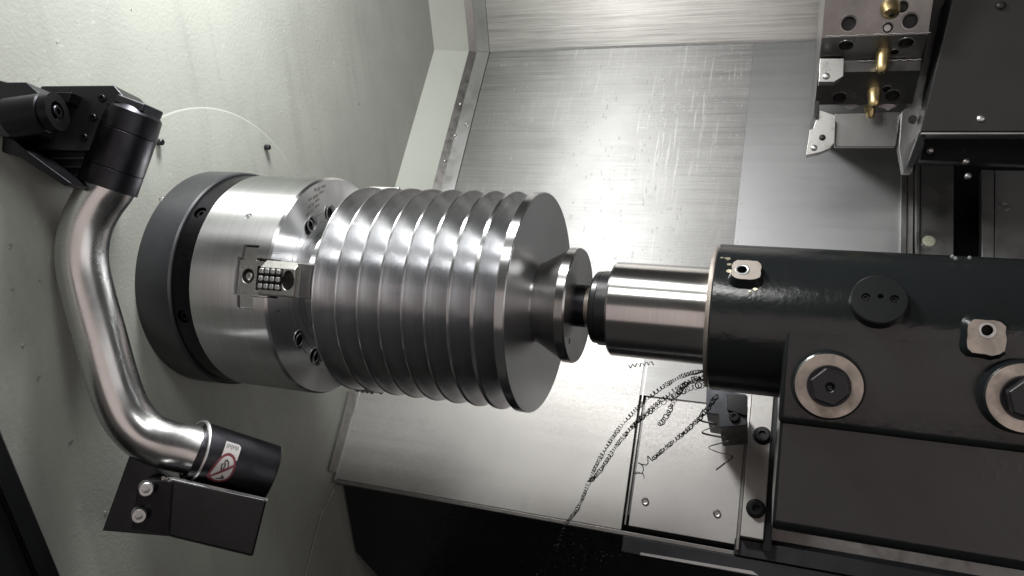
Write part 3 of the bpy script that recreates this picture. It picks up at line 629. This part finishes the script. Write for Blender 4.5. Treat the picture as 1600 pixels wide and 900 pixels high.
# ================================================================== CHIPS, BITS AND DROPS
def helix(path, r0, r1, pitch, wire, name, label, rnd, grp='long curly steel chips hanging below the tailstock', jit=.35):
    pts = catmull(path, 10); seg = [0]
    for i in range(1, len(pts)): seg.append(seg[-1]+(pts[i]-pts[i-1]).length)
    Ltot = seg[-1]; out = []; n = int(Ltot/pitch*11); u = (pts[1]-pts[0]).orthogonal().normalized(); j = 0; ph = 0.
    for i in range(n):
        s = Ltot*i/n
        while j < len(seg)-2 and seg[j+1] < s: j += 1
        t = (pts[j+1]-pts[j]).normalized(); P = pts[j]+(pts[j+1]-pts[j])*((s-seg[j])/max(1e-9, seg[j+1]-seg[j]))
        u = (u-t*u.dot(t)).normalized(); w_ = t.cross(u); f = i/n
        r = (r0+(r1-r0)*f)*(1+jit*math.sin(f*23+rnd)*math.sin(f*71+rnd*3)); ph += 2*math.pi/11*(1+.25*math.sin(f*40+rnd))
        out.append(P+u*(r*math.cos(ph))+w_*(r*math.sin(ph)))
    o = MB().tube(out, wire, 5, flat=.45).build(name, 'chip', None, 60)
    return tag(o, label, 'metal chip', grp)
ed = at_n(884, 815, -.468)
def mid(pxs, d0, d1):
    n = len(pxs); return [at_d(a, b, d0+(d1-d0)*i/(n-1)) for i, (a, b) in enumerate(pxs)]
dT = (G(.51, .02, -.08)-CAM).dot(CF); dE = (ed-CAM).dot(CF)-.004
helix(mid(((1104, 579), (1065, 588), (1015, 620), (967, 670), (930, 730), (905, 790), (884, 818)), dT, dE), .0022, .0026, .0066, .0008, 'chip_curl', 'longest tightly coiled chip sweeping from the tailstock to the guard edge', 1)
helix(mid(((1104, 590), (1062, 605), (1010, 645), (968, 690), (938, 735), (922, 752)), dT-.01, dE-.06), .0023, .0027, .0070, .0008, 'chip_curl', 'coiled chip hanging just below the longest one, ending in midair', 2)
helix(mid(((1102, 588), (1075, 597), (1055, 622), (1042, 650), (1030, 664)), dT-.02, dT+.12), .0026, .0030, .0080, .0008, 'chip_curl', 'short loose chip dangling in the middle of the bundle', 3)
helix(mid(((1105, 600), (1080, 606), (1050, 620), (1020, 640), (1000, 655), (975, 680)), dT-.02, dT+.15), .0032, .0024, .0085, .0008, 'chip_curl', 'wide looped chip along the lower side of the bundle', 4)
helix(mid(((1120, 618), (1098, 648), (1070, 675), (1040, 700), (1020, 717)), dT, dT+.20), .0024, .0022, .0066, .0009, 'chip_curl', 'separate coiled chip slanting down from the wiper block', 5)
helix(mid(((1020, 716), (1006, 722), (999, 735), (1000, 748)), dT+.20, dT+.22), .0050, .0065, .0160, .0008, 'chip_curl', 'open squiggle of chip at the end of the separate strand', 6, jit=.2)
zz = [(1098, 640), (1093, 656), (1119, 664), (1097, 676), (1139, 687), (1108, 698), (1120, 706), (1144, 713), (1132, 724), (1119, 734)]
tag(MB().tube(catmull([at_d(x_, y_, dT+.10+.012*i+(.010 if i % 2 else -.010)) for i, (x_, y_) in enumerate(zz)], 10), .0013, 6, flat=.4).build('chip_curl', 'chip', None, 60), 'wide open ribbon chip zigzagging below the wiper block', 'metal chip', 'long curly steel chips hanging below the tailstock')
helix(mid(((982, 573), (1000, 570), (1022, 567)), dT+.22, dT+.22), .0024, .0024, .0068, .0009, 'chip_curl', 'tiny coil on the guard just under the quill', 8)
helix(mid(((884, 818), (876, 838), (868, 862)), dE-.002, dE-.03), .0026, .0030, .0068, .0010, 'chip_curl', 'coil end hanging over the guard lip into the black pit', 9)
# loose bits of swarf
rnd = random.Random(11)
def bits(name, spots, label, size=1.0, mat='bit'):
    m_ = MB()
    for P, n, s in spots:
        u = n.orthogonal().normalized(); u = Matrix.Rotation(rnd.uniform(0, 6.3), 3, n) @ u; w_ = n.cross(u); pth = []
        turns = rnd.uniform(.3, 1.6); k = 7; r = s*rnd.uniform(.4, 1)
        for i in range(k):
            a_ = turns*2*math.pi*i/k; pth.append(P+u*(r*math.cos(a_))+w_*(r*math.sin(a_)*.7)+n*(.0004+s*.3*i/k))
        m_.tube(pth, s*rnd.uniform(.08, .16), 5)
    return tag(m_.build(name, mat, None, 60), label, 'swarf', kind='stuff')
sp_ = []
for _ in range(120):
    px, py = rnd.uniform(0, 660), rnd.uniform(0, 880)
    if px > 500 and py > 300: continue
    sp_.append((at_x(px, py, XW+.0005), XA, rnd.choice((.0006, .0008, .001, .0015))))
for px, py in ((60, 590), (35, 540), (15, 385), (60, 440), (20, 450), (165, 800), (110, 690), (560, 160), (640, 190)): sp_.append((at_x(px, py, XW+.0003), XA, .0028))
bits('swarf_on_wall', sp_, 'tiny steel chips stuck to the painted wall')
sp_ = []
for _ in range(70): sp_.append((at_n(rnd.uniform(560, 1140), rnd.uniform(600, 815), -.4715), NB, rnd.choice((.0005, .0007, .0010))))
for px, py in ((641, 699), (696, 671), (686, 718), (594, 738), (658, 760), (652, 770), (928, 563), (889, 572), (889, 652)): sp_.append((at_n(px, py, -.4715), NB, .0026))
bits('swarf_on_guard', sp_, 'tiny dark chips lying on the guard sheets', mat='chip')
sp_ = []
for _ in range(260):
    px = rnd.gauss(900, 45); py = rnd.gauss(868, 22)
    if py < 832+(px-900)*.15 or px < 815: continue
    sp_.append((at_y(px, py, yp-.002), Vector((0, -1, 0)), rnd.choice((.0015, .0025, .0035))))
bits('swarf_heap', sp_, 'tangle of wet dark chips in the black pit', mat='heap')
sp_ = [(P_+Vector((rnd.uniform(-.004, .004), rnd.uniform(-.003, .003), rnd.uniform(-.002, .004))), -CF, .0022) for P_ in [at_x(251, 312, XW+.04)]*14]+[(D(rnd.uniform(254, 270), rnd.uniform(742, 752), .80), -CF, .0018) for _ in range(12)]
bits('swarf_tufts', sp_, 'small bright tufts of swarf on the back plate rim and lower block')
def drops(name, spots, label):
    m_ = MB()
    for P, n, d, r, tail in spots:
        e = d.cross(n); vs = []; fs = []; K = 8
        for lv, (h, f) in enumerate(((0, 1), (.45, .75), (.65, .3))):
            for k in range(K):
                a_ = 2*math.pi*k/K; y = math.cos(a_); st_ = (tail if y < 0 else 1)
                vs.append(P+e*(r*f*math.sin(a_)*(1 if y >= 0 else 1+.0*y))+d*(r*f*y*st_)+n*(r*h*.8))
        for lv in range(2):
            for k in range(K): fs.append((lv*K+k, lv*K+(k+1) % K, (lv+1)*K+(k+1) % K, (lv+1)*K+k))
        fs.append(tuple(range(2*K, 3*K))); m_.add(vs, fs)
    return tag(m_.build(name, 'drop', None, 70), label, 'droplets', kind='stuff')
sd = []
for _ in range(700):
    px, py = rnd.uniform(780, 1160), rnd.uniform(90, 410)
    if rnd.random() > .35+.65*(px-780)/380: continue
    sd.append((at_n(px, py, -.4698), NB, -TB, rnd.choice((.0008, .0012, .0016, .0022)), rnd.choice((1.1, 1.4, 2.5, 6))))
for _ in range(60): sd.append((at_n(rnd.uniform(1165, 1400), rnd.uniform(80, 400), -.4718), NB, -TB, rnd.choice((.0006, .0009, .0012)), 1.3))
drops('coolant_droplets', sd, 'coolant drops and runs on the brushed rear cover')
sd = []
for px, py in ((1103, 465), (1104, 560), (1102, 548), (1488, 401), (1493, 404), (1515, 403)): sd.append((at_v(px, py, -.04), -VA, -WA, .0019, 1.2))
drops('oil_drops', sd, 'oil drops on the tailstock edge')
